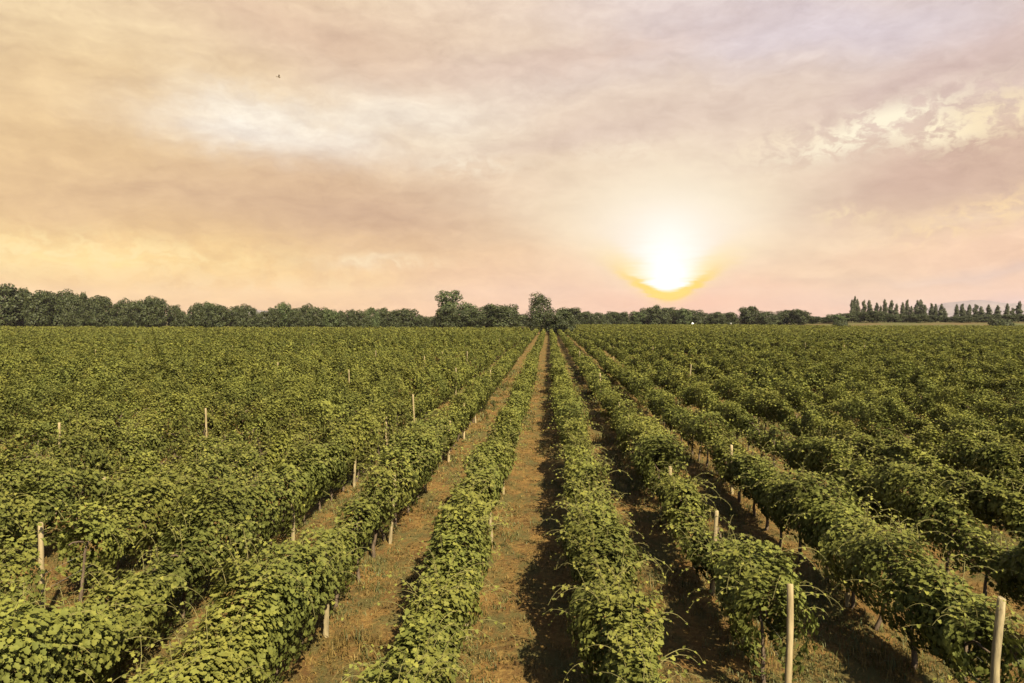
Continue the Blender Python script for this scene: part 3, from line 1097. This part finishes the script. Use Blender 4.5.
# right treeline, farther off
RIGHTLINE = [(521, 314, 12), (572, 308, 17), (586, 311.5, 13), (598, 312.5, 11), (606, 314, 10), (614, 311.5, 14), (623, 312, 10), (637, 311.5, 15), (648, 307.5, 13), (658, 306, 14),
             (668, 307.5, 14), (677, 310, 12), (684, 308.5, 13), (693, 309.5, 14), (705, 313, 14), (716, 312, 14), (729, 312.5, 14), (749, 306.5, 17), (766, 311, 13), (777, 315, 12), (787, 310, 16),
             (799, 309.5, 16), (812, 316, 14), (824, 317, 13), (836, 314.5, 14), (846, 313, 15), (860, 312, 16), (873, 311, 16), (888, 313.5, 15), (903, 314, 14), (917, 314, 15),
             (931, 315, 14), (946, 317, 12), (962, 316, 14), (978, 315, 15), (994, 314, 15), (1008, 315, 15), (1026, 314, 16), (1045, 312, 18)]
for i, (px, top, w_) in enumerate(RIGHTLINE):
    v_ = (i * 2 + 3) % 5
    kd = 'pale' if i in (7, 12, 24) else 'round'
    lk = 'paler green' if kd == 'pale' else LOOKS[v_]
    tree(kd, v_, px, top, 424 + (i % 3) * 8, w_ * 1.2,
         f'small {lk} tree, {ordinal(i + 1)} from the left in the right treeline', 'trees along the far right edge of the vineyard')
POP = [(852, 301, 5), (855, 297.5, 6), (858, 300, 5), (864, 301.5, 6), (870, 301.5, 7), (877, 304, 6), (881, 307, 5), (885, 300.5, 6), (891, 301.5, 7), (896, 305, 6), (903, 303.5, 6), (907, 301, 6), (912, 307, 5),
       (917, 301.5, 7), (921, 301, 7), (925, 306, 6), (932, 304.5, 6), (936, 305, 6), (941, 305, 6), (945, 309, 6), (957, 305.5, 6), (962, 305, 7), (969, 305.5, 6), (976, 305.5, 7), (982, 307.5, 7),
       (989, 306, 7), (998, 306.5, 7), (1007, 304.5, 6), (1013, 309, 6), (1019, 302.5, 7), (1032, 304, 7), (1041, 306, 7)]
for i, (px, top, w_) in enumerate(POP):
    top -= 1.0
    tree('poplar', i % 5, px, top, 446 + (i % 3) * 5, w_ * 1.0,
         f'slender upright poplar, {ordinal(i + 1)} from the left in the poplar row', 'poplars in a row on the right horizon')
tree('bush', 0, 841, 318.5, 330, 12, 'dark low bush standing in the field left of the poplars', 'bushes in the right field')
tree('bush', 1, 996, 316.5, 345, 14, 'left half of the dark bush clump in front of the poplars', 'bushes in the right field')
tree('bush', 2, 1007, 318, 345, 14, 'right half of the dark bush clump in front of the poplars', 'bushes in the right field')


# scrub under and behind the treelines: reads as one mass
def scrub(name, pts, mat, hgt, label):
    sp = Soup()
    g = np.random.default_rng(77)
    n = len(pts) * 90
    li = g.integers(0, len(pts), n)
    c = np.array([at(p[0], 320, p[1])[:2] for p in pts])
    X = c[li, 0] + g.normal(0, 3.2, n)
    Y = c[li, 1] + g.normal(0, 1.5, n)
    H_ = hgt * (0.75 + 0.35 * vnoise(X / 3.0, 9))
    z = H_ * g.uniform(0, 1, n) ** 0.7
    pos = np.stack([X, Y, z], 1)
    V, S, I, nf = leaf_faces(pos, g.normal(0, 1, (n, 3)) + np.array([0, -0.4, 0.5]), g.normal(0, 1, (n, 3)), g.uniform(0.5, 1.1, n), 'mid')
    sp.add(V, S, I, np.repeat(np.clip(g.normal(0.4, 0.2, n), 0, 1), nf))
    return tag(mesh_obj(name, sp.mesh(name, [mat])), label, 'undergrowth', None, 'stuff')


scrub('undergrowth', [(p, 318) for p in range(-40, 514, 6) if not (168 < p < 178 or 412 < p < 434)], MAT_TREE, 4.2, 'dark undergrowth at the foot of the left treeline')
scrub('undergrowth', [(p, 450) for p in range(516, 1060, 5)], MAT_TREE, 2.6, 'dark undergrowth at the foot of the right treeline')


# ------------------------------------------------------------------ small far things
def lathe(name, prof, mat, parent=None, seg=20):
    V, S, I = [], [], []
    for r_, z in prof:
        for j in range(seg):
            a = 2 * math.pi * j / seg
            V.append((r_ * math.cos(a), r_ * math.sin(a), z))
    for i in range(len(prof) - 1):
        for j in range(seg):
            a, b = i * seg + j, i * seg + (j + 1) % seg
            I += [a, b, b + seg, a + seg]
            S.append(4)
    I += [(len(prof) - 1) * seg + j for j in range(seg)]
    S.append(seg)
    return mesh_obj(name, raw_mesh(name, np.array(V), S, I, [mat], smooth=True), parent)


x_, y_, _z = at(692.5, 324, 415)
tk = empty('water_tank', (x_, y_, 0))
lathe('tank_body', [(0.7, 0.9), (0.75, 0.95), (0.75, 2.4), (0.7, 2.65), (0.4, 2.85), (0.28, 2.9)], MAT_WHITE, tk)
lathe('tank_lid', [(0.28, 2.9), (0.28, 3.0), (0.2, 3.04)], MAT_WHITE, tk)
lathe('tank_stand', [(0.6, 0.0), (0.65, 0.88)], MAT_POST_GREY, tk)
tag(tk, 'small bright white round tank at the far edge of the field below the sun', 'tank')
x_, y_, _z = at(731, 325, 412)
mk = empty('marker_stake', (x_, y_, 0))
V, S, I = tubes([np.array([(0, 0, -.2), (0, 0, 1.5), (0, 0, 2.9)])], [np.array([.14, .13, .12])], 8)
mesh_obj('stake', raw_mesh('stake', V, S, I, [MAT_WHITE]), mk)
V, S, I = tubes([np.array([(0.3, 0, 1.4), (0.3, 0, 2.0), (0.3, 0, 2.3)])], [np.array([.3, .32, .2])], 8)
mesh_obj('sack', raw_mesh('sack', V, S, I, [MAT_DARK]), mk)
tag(mk, 'pale upright stake with a dark bundle at the far edge of the field', 'stake')


# bird in the sky, upper left
def build_bird():
    d = pix_dir(279, 77)
    p = Vector((0, 0, CAM_H)) + d * 75
    V, S, I = tubes([np.array([(0, -.22, 0), (0, -.17, .01), (0, -.06, 0), (0, .1, -.01), (0, .2, 0), (0, .26, .0)])],
                    [np.array([.006, .035, .05, .055, .03, .008])], 8)
    w = []
    for s in (-1, 1):
        w += [(0.03 * s, -.05, .03), (.2 * s, -.09, .12), (.42 * s, .02, .15), (.2 * s, .07, .11), (.03 * s, .09, .03)]
        w += [(0.03 * s, -.05, .022), (.2 * s, -.09, .112), (.42 * s, .02, .143), (.2 * s, .07, .102), (.03 * s, .09, .022)]
    V = list(V)
    for s in range(2):
        b = len(V)
        V += w[s * 10:(s + 1) * 10]
        I += [b, b + 1, b + 2, b + 3, b + 4, b + 9, b + 8, b + 7, b + 6, b + 5]
        S += [5, 5]
        for j in range(5):
            k2 = (j + 1) % 5
            I += [b + j, b + 5 + j, b + 5 + k2, b + k2]
            S.append(4)
    b = len(V)
    V += [(-.03, .22, 0.004), (.03, .22, 0.004), (.07, .36, 0.004), (-.07, .36, 0.004), (-.03, .22, -.004), (.03, .22, -.004), (.07, .36, -.004), (-.07, .36, -.004)]
    for f in ((0, 1, 2, 3), (7, 6, 5, 4), (0, 4, 5, 1), (1, 5, 6, 2), (2, 6, 7, 3), (3, 7, 4, 0)):
        I += [b + q_ for q_ in f]
        S.append(4)
    o_ = mesh_obj('bird', raw_mesh('bird', np.array(V), S, I, [MAT_DARK], smooth=False))
    o_.location = p
    o_.rotation_euler = (0.1, 0.35, 1.9)
    o_.scale = (0.75, 0.75, 0.75)
    tag(o_, 'tiny lone bird flying high in the pale clouds, upper left', 'bird')


build_bird()


# ------------------------------------------------------------------ air
def build_haze():
    x0, x1, y0, y1, z0, z1 = -8200, 8200, -8200, 8200, -12, 330
    V = np.array([(x, y, z) for z in (z0, z1) for x, y in ((x0, y0), (x1, y0), (x1, y1), (x0, y1))], float)
    fs = [(3, 2, 1, 0), (4, 5, 6, 7), (0, 1, 5, 4), (1, 2, 6, 5), (2, 3, 7, 6), (3, 0, 4, 7)]
    m = new_mat('haze_air')
    t = m.node_tree
    v_ = nd(t, 'ShaderNodeVolumePrincipled', {'Color': (0.86, 0.76, 0.86, 1), 'Density': HAZE})
    o_ = nd(t, 'ShaderNodeOutputMaterial')
    t.links.new(v_.outputs[0], o_.inputs['Volume'])
    me = raw_mesh('haze', V, [4] * 6, [i for f in fs for i in f], [m])
    tag(mesh_obj('haze', me), 'thin evening haze over the whole field', 'haze', None, 'stuff')


HAZE = 0.000045
build_haze()
